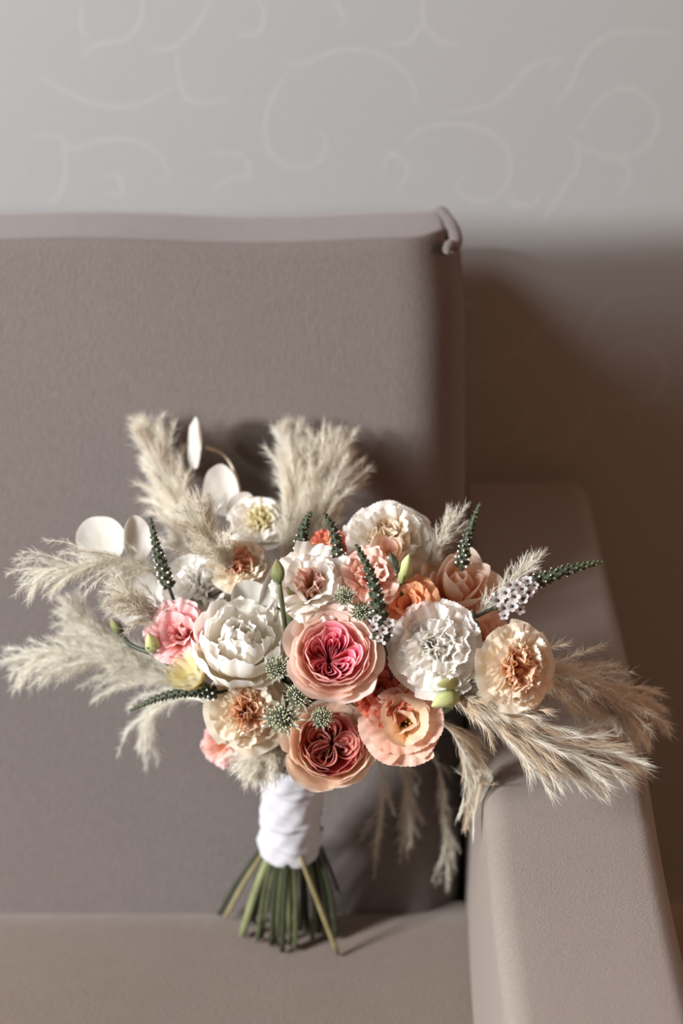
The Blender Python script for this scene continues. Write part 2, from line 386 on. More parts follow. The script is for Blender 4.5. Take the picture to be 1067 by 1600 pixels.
orange_l = petal_mat('lisianthus_orange', [(0, (228, 150, 88)), (.5, (244, 170, 118)), (1, (246, 188, 146))], .42, .08)
coral = petal_mat('coral_petal', [(0, (170, 66, 48)), (.5, (206, 100, 76)), (1, (226, 132, 106))], .42, .08)
yellow_l = petal_mat('lisianthus_yellow', [(0, (214, 210, 150)), (.45, (238, 230, 184)), (1, (246, 240, 210))], .42, .06)
peach_r = petal_mat('peach_rose', [(0, (242, 168, 122)), (.4, (248, 206, 172)), (.75, (250, 222, 198)), (1, (250, 230, 212))], .42, .05)
RIBBON = plain('white_cloth_ribbon', (194, 192, 197), .85, .04, 160, .3, .2)
PAMPAS = plain('pampas_cream', (250, 243, 230), .7, .06, 20)
PAMPAS_W = plain('pampas_white', (252, 247, 236), .6, .05, 20)
PAMPAS_T = plain('pampas_straw', (244, 228, 204), .45, .08, 20)
for m_ in (PAMPAS, PAMPAS_W, PAMPAS_T):                     # plume hairs let light through
    N_ = m_.node_tree.nodes; L_ = m_.node_tree.links; P_ = N_['Principled BSDF']
    t_ = N_.new('ShaderNodeBsdfTranslucent'); x_ = N_.new('ShaderNodeMixShader'); x_.inputs[0].default_value = .5
    L_.new(P_.inputs['Base Color'].links[0].from_socket, t_.inputs['Color'])
    L_.new(P_.outputs[0], x_.inputs[1]); L_.new(t_.outputs[0], x_.inputs[2]); L_.new(x_.outputs[0], N_['Material Output'].inputs['Surface'])

bq_base = np.array([at(450, 1465, -.03)[0], -.035, 0.0])
bouquet = bpy.data.objects.new('bridal_bouquet', None); col.objects.link(bouquet); bouquet.location = bq_base
tag(bouquet, 'bridal bouquet of roses, carnations and pampas grass tied with white ribbon, standing on the sofa', 'bouquet')
W_BOT = at(452, 1322, -.042); W_TOP = at(460, 1178, -.066)
BIND = W_TOP + (W_TOP-W_BOT)*.15

def petal(L, W, a0, a1, k, rng, nu=9, nv=8, tip=.25, wb=.35, q=.8, ruf=0, rf=3, serr=0, curl=0, pw=1.2, tp=2.2, **_):
    u = np.linspace(-1, 1, nu); v = np.linspace(0, 1, nv); U, Vv = np.meshgrid(u, v)
    tooth = rng.uniform(0, .35, nu); tooth[::2] = rng.uniform(.6, 1, len(tooth[::2]))
    edge = 1 - tip*np.abs(U)**tp - serr*tooth[None, :]
    Vp = Vv*edge
    vs = np.linspace(0, 1, 50); ang = np.radians(a0+(a1-a0)*vs**pw + curl*np.clip((vs-.68)/.32, 0, 1)**2)
    r = np.concatenate([[0], np.cumsum((np.sin(ang[1:])+np.sin(ang[:-1]))/2)])/49*L
    h = np.concatenate([[0], np.cumsum((np.cos(ang[1:])+np.cos(ang[:-1]))/2)])/49*L
    R = np.interp(Vp, vs, r); H = np.interp(Vp, vs, h); A = np.interp(Vp, vs, ang)
    s = U*W/2*(wb+(1-wb)*np.sin(np.pi/2*np.clip(Vp, 0, 1)**q)); k = k if abs(k) > 1e-4 else 1e-4
    lat = np.sin(k*s)/k; inn = (1-np.cos(k*s))/k
    p1, p2 = rng.uniform(0, 6.28, 2)
    disp = ruf*Vp**2.2*(np.sin(rf*np.pi*U+p1)+.55*np.sin(2.3*rf*np.pi*U+p2)) + ruf*.5*Vp*np.sin(4*Vp+p2)
    n = inn+disp
    X = R-np.cos(A)*n; Z = H+np.sin(A)*n
    P = np.stack([X, lat, Z], -1).reshape(-1, 3)
    a, b = np.meshgrid(np.arange(nv-1), np.arange(nu-1), indexing='ij')
    F = np.stack([a*nu+b, a*nu+b+1, (a+1)*nu+b+1, (a+1)*nu+b], -1).reshape(-1, 4)
    return P, F, np.stack([(U+1)/2, Vv], -1).reshape(-1, 2)

def rotz(P, a):
    c, s = math.cos(a), math.sin(a); return np.stack([P[:, 0]*c-P[:, 1]*s, P[:, 0]*s+P[:, 1]*c, P[:, 2]], 1)
def grow(row, rng):
    """all petals of one whorl, in flower space"""
    out = []; n = row['n']; off = row.get('phase', rng.uniform(0, 6.28)); j = row.get('jit', .1)
    for i in range(n):
        r = dict(row)
        for key in ('L', 'W'): r[key] = row[key]*(1+rng.uniform(-j, j))
        r['a0'] = row['a0']+rng.uniform(-60, 60)*j; r['a1'] = row['a1']+rng.uniform(-90, 90)*j; r['k'] = row['k']*(1+rng.uniform(-2, 2)*j)
        P, F, uv = petal(rng=rng, **{k_: v_ for k_, v_ in r.items() if k_ not in ('n', 'mat', 'phase', 'jit', 'br', 'bh', 'scat', 'sep', 'spin')})
        sp = row.get('spin', 0)
        if sp: P = rotz(P, rng.uniform(-sp, sp))
        P = P + np.array([row.get('br', .05)*(1+rng.uniform(-1, 1)*row.get('scat', 0)), 0, row.get('bh', 0)])
        out.append((rotz(P, off+2*math.pi*(i+rng.uniform(-.18, .18))/n), F, uv))
    return out
def frame(axis, roll):
    z = unit(axis); x = unit(np.cross(CU if abs(z @ CU) < .95 else CR, z)); y = np.cross(z, x)
    c, s = math.cos(roll), math.sin(roll)
    return np.stack([x*c+y*s, -x*s+y*c, z], 1)
def stem_to_bind(mesh, start, back, rad, mat, origin, rng):
    end = BIND + np.array([rng.uniform(-.014, .014), rng.uniform(-.014, .014), 0])
    mid = start + back*.35*np.linalg.norm(end-start) + np.array([0, .03, 0])
    mid2 = end + (W_TOP-W_BOT)/np.linalg.norm(W_TOP-W_BOT)*.3*np.linalg.norm(end-start)
    P = smooth_path([start, (start+mid)/2*.5+mid*.5, (mid+mid2)/2, end], 12)
    V, F, uv = tubes((P-origin)[None], np.full((1, 12), rad), 6)
    mesh.add(V, F, mat, uv)

def flower(name, label, px, py, y, rpx, face, rows, seed, hc=.45, roll=0.0, calyx=.16, extras=None, stem=True, stretch=(1, 1, 1), sheets=None, whole=False):
    """rows: whorls; sep=True whorls become petals of their own, others join the flower's heart"""
    rng = np.random.default_rng(seed)
    c = at(px, py, y); sc = rpx*mpp(c)*1.1
    ax = unit(unit(CAM-c)+face[0]*CR+face[1]*CU); M = frame(ax, roll)
    org = c-ax*hc*sc
    xf = lambda P: (P*np.array(stretch)*sc) @ M.T
    heart = Mesh()
    V, F = blob(np.array([0, 0, -.02]), calyx, (0, 0, 1), 1.1, 10, 6); heart.add(xf(V), F, SEPAL)
    for i in range(5):
        P, F, uv = petal(.42, .16, 60, 20, 2, rng, 4, 5, tip=.75); P = rotz(P+np.array([.05, 0, -.08]), 1.257*i); heart.add(xf(P), F, SEPAL, uv)
    seps = []
    for row in rows:
        for P, F, uv in grow(row, rng):
            if row.get('sep') and not whole: seps.append((xf(P), F, uv, row['mat']))
            else: heart.add(xf(P), F, row['mat'], uv)
    for P, F, uv, m, sp in (sheets(rng) if sheets else []):
        if sp: seps.append((xf(P), F, uv, m))
        else: heart.add(xf(P), F, m, uv)
    if extras: extras(heart, xf, rng)
    o = heart.build(name, bouquet, org-bq_base); o['label'] = label
    for P, F, uv, m in seps:
        link('petal', fast_mesh('petal', P, [F], [m], uv=uv), o)
    if stem:
        sm = Mesh(); stem_to_bind(sm, org-ax*.1*sc, -ax, .0021, GREEN, org, rng); sm.build('stem', o)
    return o

# whorl recipes (flower space: radius about 1)
def rose_rows(out, mid, inn, p0=.4):
    R = [
        dict(n=5, L=1.5, W=1.5, a0=98, a1=16, k=.8, mat=out, sep=True, tip=.2, ruf=.03, rf=1.5, curl=42, bh=-.06, q=.6, nu=13, nv=11),
        dict(n=5, L=1.5, W=1.45, a0=98, a1=2, k=.85, mat=out, sep=True, tip=.16, ruf=.025, rf=1.4, curl=26, bh=-.02, q=.6, nu=13, nv=11),
        dict(n=5, L=1.44, W=1.4, a0=96, a1=-6, k=.95, mat=out, sep=True, tip=.14, ruf=.02, rf=1.5, curl=12, bh=.0, q=.6, nu=13, nv=11),
        dict(n=6, L=1.34, W=1.2, a0=92, a1=-8, k=1.1, mat=out, sep=True, tip=.12, ruf=.025, rf=1.6, curl=6, bh=.03, q=.55, nu=11, nv=10),
        dict(n=6, L=1.22, W=1.1, a0=88, a1=-8, k=1.25, mat=mid, sep=True, tip=.12, ruf=.03, rf=1.6, bh=.04, q=.55, nu=11, nv=10),
        dict(n=5, L=1.1, W=1.0, a0=82, a1=-8, k=1.4, mat=mid, sep=True, tip=.12, ruf=.035, rf=1.6, bh=.05, q=.55, nu=11, nv=9)]
    return R
def rose_heart(mat, folds, cx=0.0, cy=0.0, hole=.07):
    """quartered heart: nested folded petals, each a loop seen from above, low in the middle.
    folds: (direction in degrees, reach, width, twist)"""
    def make(rng):
        out = []
        for (deg, big, wide, tw) in folds:
            f0 = math.radians(deg)
            for j, (ro, hw) in enumerate(((.72, .66), (.58, .44), (.44, .26), (.3, .12))):
                n, nv = 27, 7; s = np.linspace(-1, 1, n); ro_ = ro*big*rng.uniform(.95, 1.05)
                rad = hole+(ro_-hole)*(1-np.abs(s)**2.6)**.8
                ang = wide*hw*np.sin(s*np.pi/2*1.0)*(1.15-.15*rad/ro_)+tw*rad+rng.uniform(-.08, .08)+.12*np.sin(2.6*s+rng.uniform(0, 6))*rad
                top = .46+.36*rad+.03*np.sin(4*s+rng.uniform(0, 6))-.03*j+rng.uniform(-.03, .03)
                V = []; UV = []
                for i in range(nv):
                    v = i/(nv-1); z = .12+(top-.12)*v; r2 = rad*(.72+.28*v**.8)+(.05*(v**5) if j < 3 else 0); a2 = f0+ang*(.8+.2*v)
                    V.append(np.stack([r2*np.cos(a2), r2*np.sin(a2), z], 1)); UV.append(np.stack([(s+1)/2, np.full(n, v)], 1))
                Q = [[i*n+k, i*n+k+1, (i+1)*n+k+1, (i+1)*n+k] for i in range(nv-1) for k in range(n-1)]
                out.append((np.concatenate(V)+np.array([cx, cy, 0]), np.array(Q), np.concatenate(UV), mat, j < 2))
        return out
    return make
def carnation_rows(out, mid, inn, sepn=2, ruf=.07):
    R = [dict(n=8, L=1.04, W=1.15, a0=50, a1=94, k=.25, mat=out, ruf=ruf*.4, rf=1.3, serr=.022, tip=.13, wb=.1, q=1.0, nu=31, nv=9, bh=.0),
         dict(n=8, L=1.0, W=1.05, a0=38, a1=78, k=.3, mat=out, ruf=ruf*.8, rf=1.5, serr=.025, tip=.14, wb=.1, q=1.0, nu=31, nv=9, bh=.04),
         dict(n=8, L=.95, W=.98, a0=28, a1=66, k=.3, mat=mid, ruf=ruf*1.3, rf=1.5, serr=.04, tip=.15, wb=.1, q=1, nu=29, nv=9, bh=.08, jit=.14),
         dict(n=8, L=.88, W=.9, a0=20, a1=54, k=.3, mat=mid, ruf=ruf*1.7, rf=1.6, serr=.04, tip=.15, wb=.1, q=1, nu=29, nv=9, bh=.12, jit=.18),
         dict(n=8, L=.8, W=.8, a0=12, a1=44, k=.4, mat=inn, ruf=ruf*1.9, rf=1.5, serr=.045, tip=.15, wb=.1, q=1, nu=27, nv=8, bh=.16, jit=.2),
         dict(n=7, L=.74, W=.72, a0=4, a1=32, k=.5, mat=inn, ruf=ruf*2, rf=1.8, serr=.05, tip=.15, wb=.1, q=1, nu=25, nv=8, bh=.18, jit=.22),
         dict(n=6, L=.68, W=.6, a0=0, a1=16, k=.7, mat=inn, ruf=ruf*2, rf=1.6, serr=.05, tip=.15, wb=.1, q=1, nu=23, nv=8, bh=.18, jit=.25)]
    for i in range(sepn): R[i]['sep'] = True
    return R
def lis_rows(out, inn, ruf=.035, serr=.022):
    return [dict(n=5, L=1.2, W=1.4, a0=24, a1=88, k=.45, mat=out, ruf=ruf, rf=2.2, serr=serr, tip=.17, wb=.2, q=.8, nu=27, nv=11, sep=True, curl=18, pw=.8),
            dict(n=5, L=1.12, W=1.25, a0=20, a1=66, k=.8, mat=out, ruf=ruf, rf=2.2, serr=serr, tip=.18, wb=.2, q=.8, nu=27, nv=11, bh=.02, sep=True, curl=22, pw=.9),
            dict(n=3, L=1.06, W=1.25, a0=16, a1=40, k=1.1, mat=inn, ruf=ruf, rf=1.8, serr=serr, tip=.2, wb=.25, q=.8, nu=21, nv=10, bh=.03, sep=True, curl=26),
            dict(n=3, L=.86, W=.8, a0=12, a1=22, k=1.6, mat=inn, ruf=ruf*.8, rf=1.5, serr=serr, tip=.25, wb=.3, nu=15, nv=9, bh=.05, curl=10)]
def ball_rows(m, ruf=.05):
    return [dict(n=6, L=1.75, W=1.5, a0=98, a1=-12, k=.75, mat=m, ruf=ruf, rf=2, serr=.03, tip=.18, q=.6, nu=15, nv=11, sep=True, bh=-.05),
            dict(n=6, L=1.7, W=1.3, a0=86, a1=-30, k=.9, mat=m, ruf=ruf, rf=2.2, serr=.04, tip=.18, q=.6, nu=15, nv=11, sep=True, bh=0),
            dict(n=6, L=1.55, W=1.1, a0=66, a1=-30, k=1.1, mat=m, ruf=ruf*1.4, rf=2.2, serr=.05, tip=.2, q=.6, nu=15, nv=10, bh=.05, jit=.16),
            dict(n=6, L=1.4, W=.95, a0=42, a1=-22, k=1.4, mat=m, ruf=ruf*1.6, rf=2.2, serr=.06, tip=.2, q=.6, nu=15, nv=10, bh=.08, jit=.2),
            dict(n=5, L=1.25, W=.8, a0=20, a1=-12, k=1.8, mat=m, ruf=ruf*1.6, rf=2.2, serr=.06, tip=.2, q=.6, nu=13, nv=9, bh=.1, jit=.2)]
def closed_rose_rows(m):
    return [dict(n=4, L=1.65, W=1.35, a0=70, a1=8, k=.9, mat=m, ruf=.02, rf=1, tip=.34, tp=1.4, q=.6, nu=13, nv=11, sep=True, curl=55),
            dict(n=4, L=1.7, W=1.3, a0=56, a1=-8, k=1.2, mat=m, ruf=.02, rf=1, tip=.34, tp=1.4, q=.6, nu=13, nv=11, sep=True, curl=40),
            dict(n=3, L=1.65, W=1.2, a0=40, a1=-14, k=1.7, mat=m, ruf=.02, rf=1, tip=.3, q=.6, nu=13, nv=10, sep=True, curl=12),
            dict(n=3, L=1.5, W=1.0, a0=18, a1=-8, k=2.6, mat=m, tip=.25, q=.6, nu=13, nv=9, br=.03)]
def stamens(heart, xf, rng):
    n = 14
    for i in range(n):
        a = i*2.4; r = .05+.16*math.sqrt(i/n); p0 = np.array([0, 0, .1]); p1 = np.array([r*math.cos(a), r*math.sin(a), .42+.1*rng.random()])
        V, F, uv = tubes(np.stack([p0, (p0+p1)/2, p1])[None], np.full((1, 3), .012), 4); heart.add(xf(V), F, STAMEN)
        V, F = blob(p1, .04, (0, 0, 1), 1.4, 5, 4); heart.add(xf(V), F, STAMEN)

YF = -.205
def dome(px, py):
    return YF + .15*(((px-560)/270)**2*.8 + ((py-1040)/230)**2*.75)
def d_(px, py, dy=0): return (px, py, dome(px, py)+dy)

# --- roses
flower('garden_rose', 'large open garden rose with deep pink heart and pale peach outer petals', *d_(521, 1024), 57, (-.03, .32), rose_rows(rose_out, rose_mid, rose_in), 11, hc=.5, roll=0, sheets=rose_heart(rose_in, [(-12, 1.12, .85, .5), (42, 1.15, .75, .7), (98, 1.05, .7, -.5), (150, .9, .8, -.4), (205, .72, .8, .5), (262, .72, .95, .8), (318, .85, .8, .6)], -.12, -.1))
flower('garden_rose', 'dusky open rose with brick red heart just above the ribbon', *d_(516, 1164), 55, (.02, .2), rose_rows(dusk_out, dusk_in, dusk_in), 5, hc=.55, roll=0, sheets=rose_heart(dusk_in, [(200, 1.0, 1.0, .6), (262, .95, 1.0, -.5), (320, .95, .9, .6), (20, .85, .85, -.6), (78, .8, .8, .5), (140, .85, .85, .7)], .04, .08))
flower('rose', 'half open peach rose behind the white carnation', *d_(716, 918, .01), 50, (.2, .7), closed_rose_rows(peach_r), 8, hc=.75)
# --- carnations
flower('carnation', 'large frilled white carnation right of the pink rose', *d_(681, 1008, -.01), 71, (.02, .1), carnation_rows(white_c, white_c, white_c), 21, hc=.5)
flower('carnation', 'cream and apricot carnation turned sideways at the right edge', 806, 1042, -.205, 66, (.42, -.05), carnation_rows(peach_o, peach_o, cream_i), 22, hc=.45, stretch=(.9, 1, 1))
flower('carnation', 'cream carnation with orange centre at the lower left', *d_(386, 1110, -.005), 60, (.12, .05), carnation_rows(cream_o, cream_o, cream_i), 23, hc=.5)
flower('carnation', 'white carnation facing upward at the upper left', *d_(318, 922, .0), 66, (-.1, .6), carnation_rows(white_c, white_c, white_c), 24, hc=.4)
flower('carnation', 'small apricot carnation below the tall centre plume', *d_(374, 884, .01), 44, (0, .6), carnation_rows(cream_o, cream_o, orange_c, 1), 25, hc=.4)
flower('carnation', 'pale cream carnation at the top right of the bunch', *d_(606, 850, .03), 70, (.05, .5), carnation_rows(white_w, white_w, cream_o, ruf=.05), 26, hc=.4)
flower('carnation', 'small cream carnation at the foot of the centre plume', *d_(405, 818, .04), 44, (.1, .6), carnation_rows(white_w, white_w, yellow_l, 1, ruf=.05), 27, hc=.4)
# --- peony
flower('peony', 'round white peony with ragged petals left of the pink rose', *d_(378, 1004, -.012), 60, (-.02, .75), ball_rows(white_w), 31, hc=.75)
# --- lisianthus
flower('lisianthus', 'open peach lisianthus with ruffled rim right of the dusky rose', *d_(631, 1128, -.01), 60, (.0, .06), lis_rows(lis_out, lis_in), 41, hc=.5, roll=.3, extras=stamens)
flower('lisianthus', 'pink lisianthus with orange edge at the left', 281, 992, -.135, 46, (-.3, .3), lis_rows(pink_l, pink_l, .08)+[dict(n=5, L=.8, W=.7, a0=5, a1=25, k=1.2, mat=pink_l, ruf=.1, rf=2.5, nu=15, nv=8, serr=.05, bh=.1)], 42, hc=.4)
flower('lisianthus', 'white lisianthus flushed peach above the pink rose', *d_(484, 918), 58, (.0, .5), lis_rows(white_w, white_w, .08)+[dict(n=6, L=.9, W=.8, a0=8, a1=30, k=1.0, mat=pinkpeach, ruf=.1, rf=2.5, nu=17, nv=8, serr=.05, bh=.1)], 43, hc=.45)
flower('lisianthus', 'pink and peach ruffled lisianthus behind the centre spike', *d_(577, 905, .01), 48, (.05, .5), lis_rows(pinkpeach, pinkpeach, .08)+[dict(n=6, L=.9, W=.8, a0=8, a1=30, k=1.0, mat=pinkpeach, ruf=.1, rf=2.5, nu=17, nv=8, serr=.05, bh=.1)], 44, hc=.45)
flower('lisianthus', 'orange lisianthus tucked above the white carnation', *d_(640, 948, .012), 42, (-.25, .4), lis_rows(orange_l, orange_l, .06), 45, hc=.4)
flower('lisianthus', 'small pink lisianthus hanging at the lower left', *d_(350, 1163, .015), 34, (-.5, -.35), lis_rows(pink_l, pinkpeach, .08), 46, hc=.4)
flower('lisianthus', 'pale yellow half open lisianthus seen from the side', 296, 1054, -.165, 36, (-.7, .6), [
    dict(n=4, L=1.5, W=1.3, a0=42, a1=14, k=1.1, mat=yellow_l, ruf=.04, rf=3, serr=.04, tip=.1, nu=19, nv=9, sep=True),
    dict(n=4, L=1.5, W=1.2, a0=34, a1=8, k=1.4, mat=yellow_l, ruf=.05, rf=3, serr=.04, tip=.1, nu=19, nv=9, sep=True)], 47, hc=.8)
flower('lisianthus', 'coral red flower deep between pink rose and peach lisianthus', *d_(594, 1080, .022), 46, (.1, .1), lis_rows(coral, coral, .05), 48, hc=.4, whole=True)
flower('lisianthus', 'coral orange flower deep at the back beside two dark spikes', *d_(512, 862, .035), 30, (.0, .4), lis_rows(coral, orange_l, .06), 49, hc=.4, whole=True)
flower('lisianthus', 'yellow peach bud opening under the top right carnation', *d_(606, 868, .012), 28, (.0, .8), [
    dict(n=4, L=1.7, W=1.3, a0=50, a1=-6, k=1.3, mat=lis_in, ruf=.03, rf=2, tip=.3, nu=13, nv=9, sep=True),
    dict(n=3, L=1.6, W=1.2, a0=34, a1=-8, k=1.8, mat=pinkpeach, ruf=.03, rf=2, tip=.3, nu=13, nv=9)], 50, hc=.8)
flower('lisianthus', 'pale pink petals showing below the white florets', *d_(748, 990, .02), 40, (.2, .4), lis_rows(pinkpeach, peach_r, .05), 51, hc=.4, whole=True)

# --- buds
def bud(label, base, tip, wpx, mat, seed, stem_path=None, sep_len=.55, name='flower_bud', stem_mat=None, srad=.0017, straps=5):
    """closed bud between two pixel points (px,py,y) with sepals and its own stem"""
    rng = np.random.default_rng(seed); b = at(*base); t = at(*tip); L = np.linalg.norm(t-b); ax = (t-b)/L; M = frame(ax, rng.uniform(0, 6)); w = wpx*mpp(b)/2
    me = Mesh(); nr, ns = 12, 14
    vv = np.linspace(0, 1, nr); prof = np.interp(vv, [0, .12, .35, .6, .85, 1], [.25, .75, 1, .86, .45, .05])
    V = []; UV = []
    for i, v in enumerate(vv):
        for j in range(ns):
            a = 2*math.pi*j/ns; rr = w*prof[i]*(1+.1*math.cos(3*a-4.5*v)); V.append((rr*math.cos(a), rr*math.sin(a), v*L)); UV.append((j/ns, v))
    Q = [[i*ns+j, i*ns+(j+1) % ns, (i+1)*ns+(j+1) % ns, (i+1)*ns+j] for i in range(nr-1) for j in range(ns)]
    me.add(np.array(V) @ M.T, np.array(Q), mat, np.array(UV))
    o = me.build(name, bouquet, b-bq_base); o['label'] = label
    for i in range(straps):
        P, F, uv = petal(L*sep_len*rng.uniform(.8, 1.15), w*.55, 30, 4, .8/w, rng, 4, 7, tip=.9, tp=1.2); P = rotz(P+np.array([w*.35, 0, -.02*L]), 1.257*i)
        link('sepal', fast_mesh('sepal', P @ M.T, [F], [SEPAL if mat is not BUDPALE else BUDGREEN], uv=uv), o)
    if stem_path is None: pts = [b, b-ax*.02, (b-ax*.03+BIND)/2, BIND]
    else: pts = [b]+[at(*p) for p in stem_path]
    V, F, uv = tubes((smooth_path(pts, 18)-b)[None], np.linspace(srad, srad*1.15, 18)[None], 7)
    link('stem', fast_mesh('stem', V, F, [stem_mat or GREEN]), o)
    return o
bud('green pointed bud on a tall stem left of the pink rose', (436, 911, -.185), (432, 873, -.18), 23, BUDGREEN, 61, [(441, 945, -.187), (447, 992, -.17), (455, 1030, -.12), (458, 1150, -.07)], .5)
bud('yellow green blunt bud beside the tall green bud', (458, 972, -.165), (449, 917, -.17), 34, BUDGREEN, 62, None, .5)
bud('small green bud on a curved stem at far left', (190, 992, -.10), (172, 966, -.095), 17, BUDGREEN, 63, [(205, 1008, -.11), (240, 1022, -.12), (275, 1040, -.12), (380, 1110, -.09)], .8, stem_mat=GREEN_DK)
bud('pale green leafy bud against the pink lisianthus', (241, 1018, -.145), (232, 990, -.15), 24, BUDPALE, 64, [(262, 1036, -.14), (330, 1080, -.11), (420, 1160, -.07)], .9, stem_mat=GREEN_DK)
bud('dark green thin bud above the orange lisianthus', (620, 890, -.165), (609, 862, -.16), 13, GREEN_DK, 65, [(624, 915, -.15), (600, 1000, -.1), (500, 1130, -.07)], .8, stem_mat=GREEN_DK)
bud('pale green bud leaning beside the thin dark bud', (628, 910, -.162), (639, 866, -.165), 22, BUDPALE, 66, None, .55)
bud('pale green bud tucked under the white carnation', (716, 1066, -.2), (682, 1070, -.215), 20, BUDPALE, 67, [(722, 1066, -.17), (680, 1110, -.12), (500, 1160, -.07)], .6)
bud('larger pale green bud below the white carnation', (716, 1083, -.2), (674, 1104, -.215), 29, BUDPALE, 68, [(724, 1075, -.17), (680, 1120, -.12), (500, 1165, -.07)], .45)
bud('tiny dark bud between white carnation and white florets', (741, 968, -.2), (738, 950, -.2), 6, GREEN_DK, 69, [(745, 985, -.18), (700, 1060, -.12), (500, 1160, -.07)], .6, srad=.0009)

# --- astrantia
def astrantia(label, px, py, y, rpx, face, seed, bract=1.0, pins=70):
    rng = np.random.default_rng(seed); c = at(px, py, y); sc = rpx*mpp(c); ax = unit(unit(CAM-c)+face[0]*CR+face[1]*CU); M = frame(ax, rng.uniform(0, 6)); org = c-ax*.3*sc
    xf = lambda P: (P*sc) @ M.T
    me = Mesh(); V, F = blob(np.array([0, 0, .1]), .5, (0, 0, 1), .8, 10, 6); me.add(xf(V), F, ASTR_DK)
    for i in range(pins):
        t = (i+.5)/pins; a = i*2.39996; r = math.sqrt(t); d = unit([r*math.cos(a)*.95, r*math.sin(a)*.95, math.sqrt(max(.05, 1-.85*t))])
        p0 = d*.38+np.array([0, 0, .08]); p1 = d*(.62+.12*rng.random())+np.array([0, 0, .1])+rng.uniform(-.04, .04, 3)
        V, F, uv = tubes(np.stack([p0, (p0+p1)/2, p1])[None], np.array([[.02, .022, .03]]), 4); me.add(xf(V), F, ASTR if i % 3 else ASTR_LT, uv)
        V, F = blob(p1, .05 if i % 4 else .035, d, 1.2, 5, 4); me.add(xf(V), F, ASTR_LT if i % 4 else ASTR_DK)
    o = me.build('astrantia', bouquet, org-bq_base); o['label'] = label
    for n, L, a0, a1, bh in ((12, 1.0, 55, 72, 0), (10, .92, 40, 60, .03)):
        for i in range(n):
            P, F, uv = petal(L*bract*rng.uniform(.85, 1.1), .26, a0, a1+rng.uniform(-8, 8), 2, rng, 5, 6, tip=.7, tp=1.1, wb=.5)
            me2 = fast_mesh('bract', xf(rotz(P+np.array([.15, 0, bh]), 6.283*(i+rng.uniform(-.2, .2))/n)), [F], [ASTR], uv=uv); link('bract', me2, o)
    sm = Mesh(); stem_to_bind(sm, org, -ax, .0014, GREEN, org, rng); sm.build('stem', o)
    return o
astrantia('pale spiky astrantia in front of the cream carnation', *d_(440, 1122, -.022), 36, (-.1, -.05), 71, 1.05)
astrantia('astrantia between cream carnation and pink rose', *d_(466, 1086, -.008), 31, (.1, .2), 72)
astrantia('astrantia below the white peony, left of pink rose', *d_(432, 1044, -.004), 27, (-.15, .25), 73)
astrantia('astrantia on the upper rim of the dusky rose', *d_(502, 1122, -.012), 27, (0, .4), 74, .8)
astrantia('green button astrantia above the pink rose', *d_(538, 932, -.012), 25, (0, .45), 75, .75)
astrantia('shaded astrantia beside the long centre spike', *d_(564, 956, .0), 25, (-.1, .5), 76, .8)
astrantia('dark astrantia at the back between plume and spike', *d_(487, 868, .02), 30, (-.1, .4), 77, .7)

# --- flowering spikes
def spike(label, pts, wpx, seed, white_to=.7, florets=()):
    rng = np.random.default_rng(seed); P3 = [at(*p) for p in pts]; org = P3[0]
    P = smooth_path(P3, 60)-org; w = wpx*mpp(org)/2
    me = Mesh(); V, F, uv = tubes(P[None], (w*.62*(1-np.linspace(0, 1, 60))**.6+w*.06)[None], 8); me.add(V, F, SPIKE)
    T = np.gradient(P, axis=0); T /= np.linalg.norm(T, axis=1, keepdims=True)
    Lt = np.sum(np.linalg.norm(np.diff(P, axis=0), axis=1)); n = int(Lt/(w*.12))
    for i in range(n):
        t = (i/n)**.92; k = t*58.9; i0 = int(k); p = P[i0]+(P[min(59, i0+1)]-P[i0])*(k-i0); tg = T[i0]
        e1 = unit(np.cross(tg, [.2, .3, .9])); e2 = np.cross(tg, e1); a = i*2.39996
        d = e1*math.cos(a)+e2*math.sin(a); wt = w*(1-t)**.55*.98+w*.08
        r = w*(.22*(1-t)+.10); dd = unit(d+tg*(.35+.6*t))
        V, F = blob(p+d*wt*.62+tg*.2*r, r, dd, 1.5, 6, 4); me.add(V, F, SPIKE if t < .75 else SPIKETIP)
        if t < white_to and i % 5 != 0:
            V, F = blob(p+d*wt*.62+tg*.2*r+dd*r*1.35, r*(.66-.36*t/white_to), dd, 1.0, 6, 4); me.add(V, F, WHITEDOT)
    o = me.build('veronica_spike', bouquet, org-bq_base); o['label'] = label
    for (px, py, y, rp) in florets:
        c = at(px, py, y); sc = rp*mpp(c); ax = unit(unit(CAM-c)+rng.uniform(-.35, .35)*CR+rng.uniform(-.35, .35)*CU); M = frame(ax, rng.uniform(0, 6))
        fm = Mesh(); V, F = blob(np.array([0, 0, .16]), .25, (0, 0, 1), 1, 7, 5); fm.add(V*sc @ M.T, F, FLEYE)
        for q in range(5):
            Pp, F, uv = petal(1.0, .78, 50, 75, .6, rng, 7, 6, tip=.25, wb=.4); fm.add(rotz(Pp+np.array([.08, 0, 0]), 1.257*q)*sc @ M.T, F, FLORET, uv)
        V, F, uv = tubes(np.stack([np.zeros(3), -ax*sc*.8, -ax*sc*1.8])[None], np.full((1, 3), sc*.08), 5); fm.add(V, F, GREEN)
        fm.build('floret', o, c-org)
    sm = Mesh(); stem_to_bind(sm, org, -unit(P[3]-P[0]), .0013, GREEN_DK, org, rng); sm.build('stem', o)
    return o
spike('dark green spike dotted white at far upper left', [(264, 918, -.115), (252, 880, -.11), (242, 845, -.105), (235, 808, -.1)], 25, 81, .8)
spike('short dark green spike right of the tall centre plume', [(470, 862, -.13), (472, 838, -.13), (478, 815, -.13), (487, 799, -.13)], 24, 82, .35)
spike('curved dark spike dotted white behind the pink ruffled lisianthus', [(530, 888, -.145), (527, 855, -.145), (519, 824, -.142), (505, 800, -.14)], 26, 83, .7)
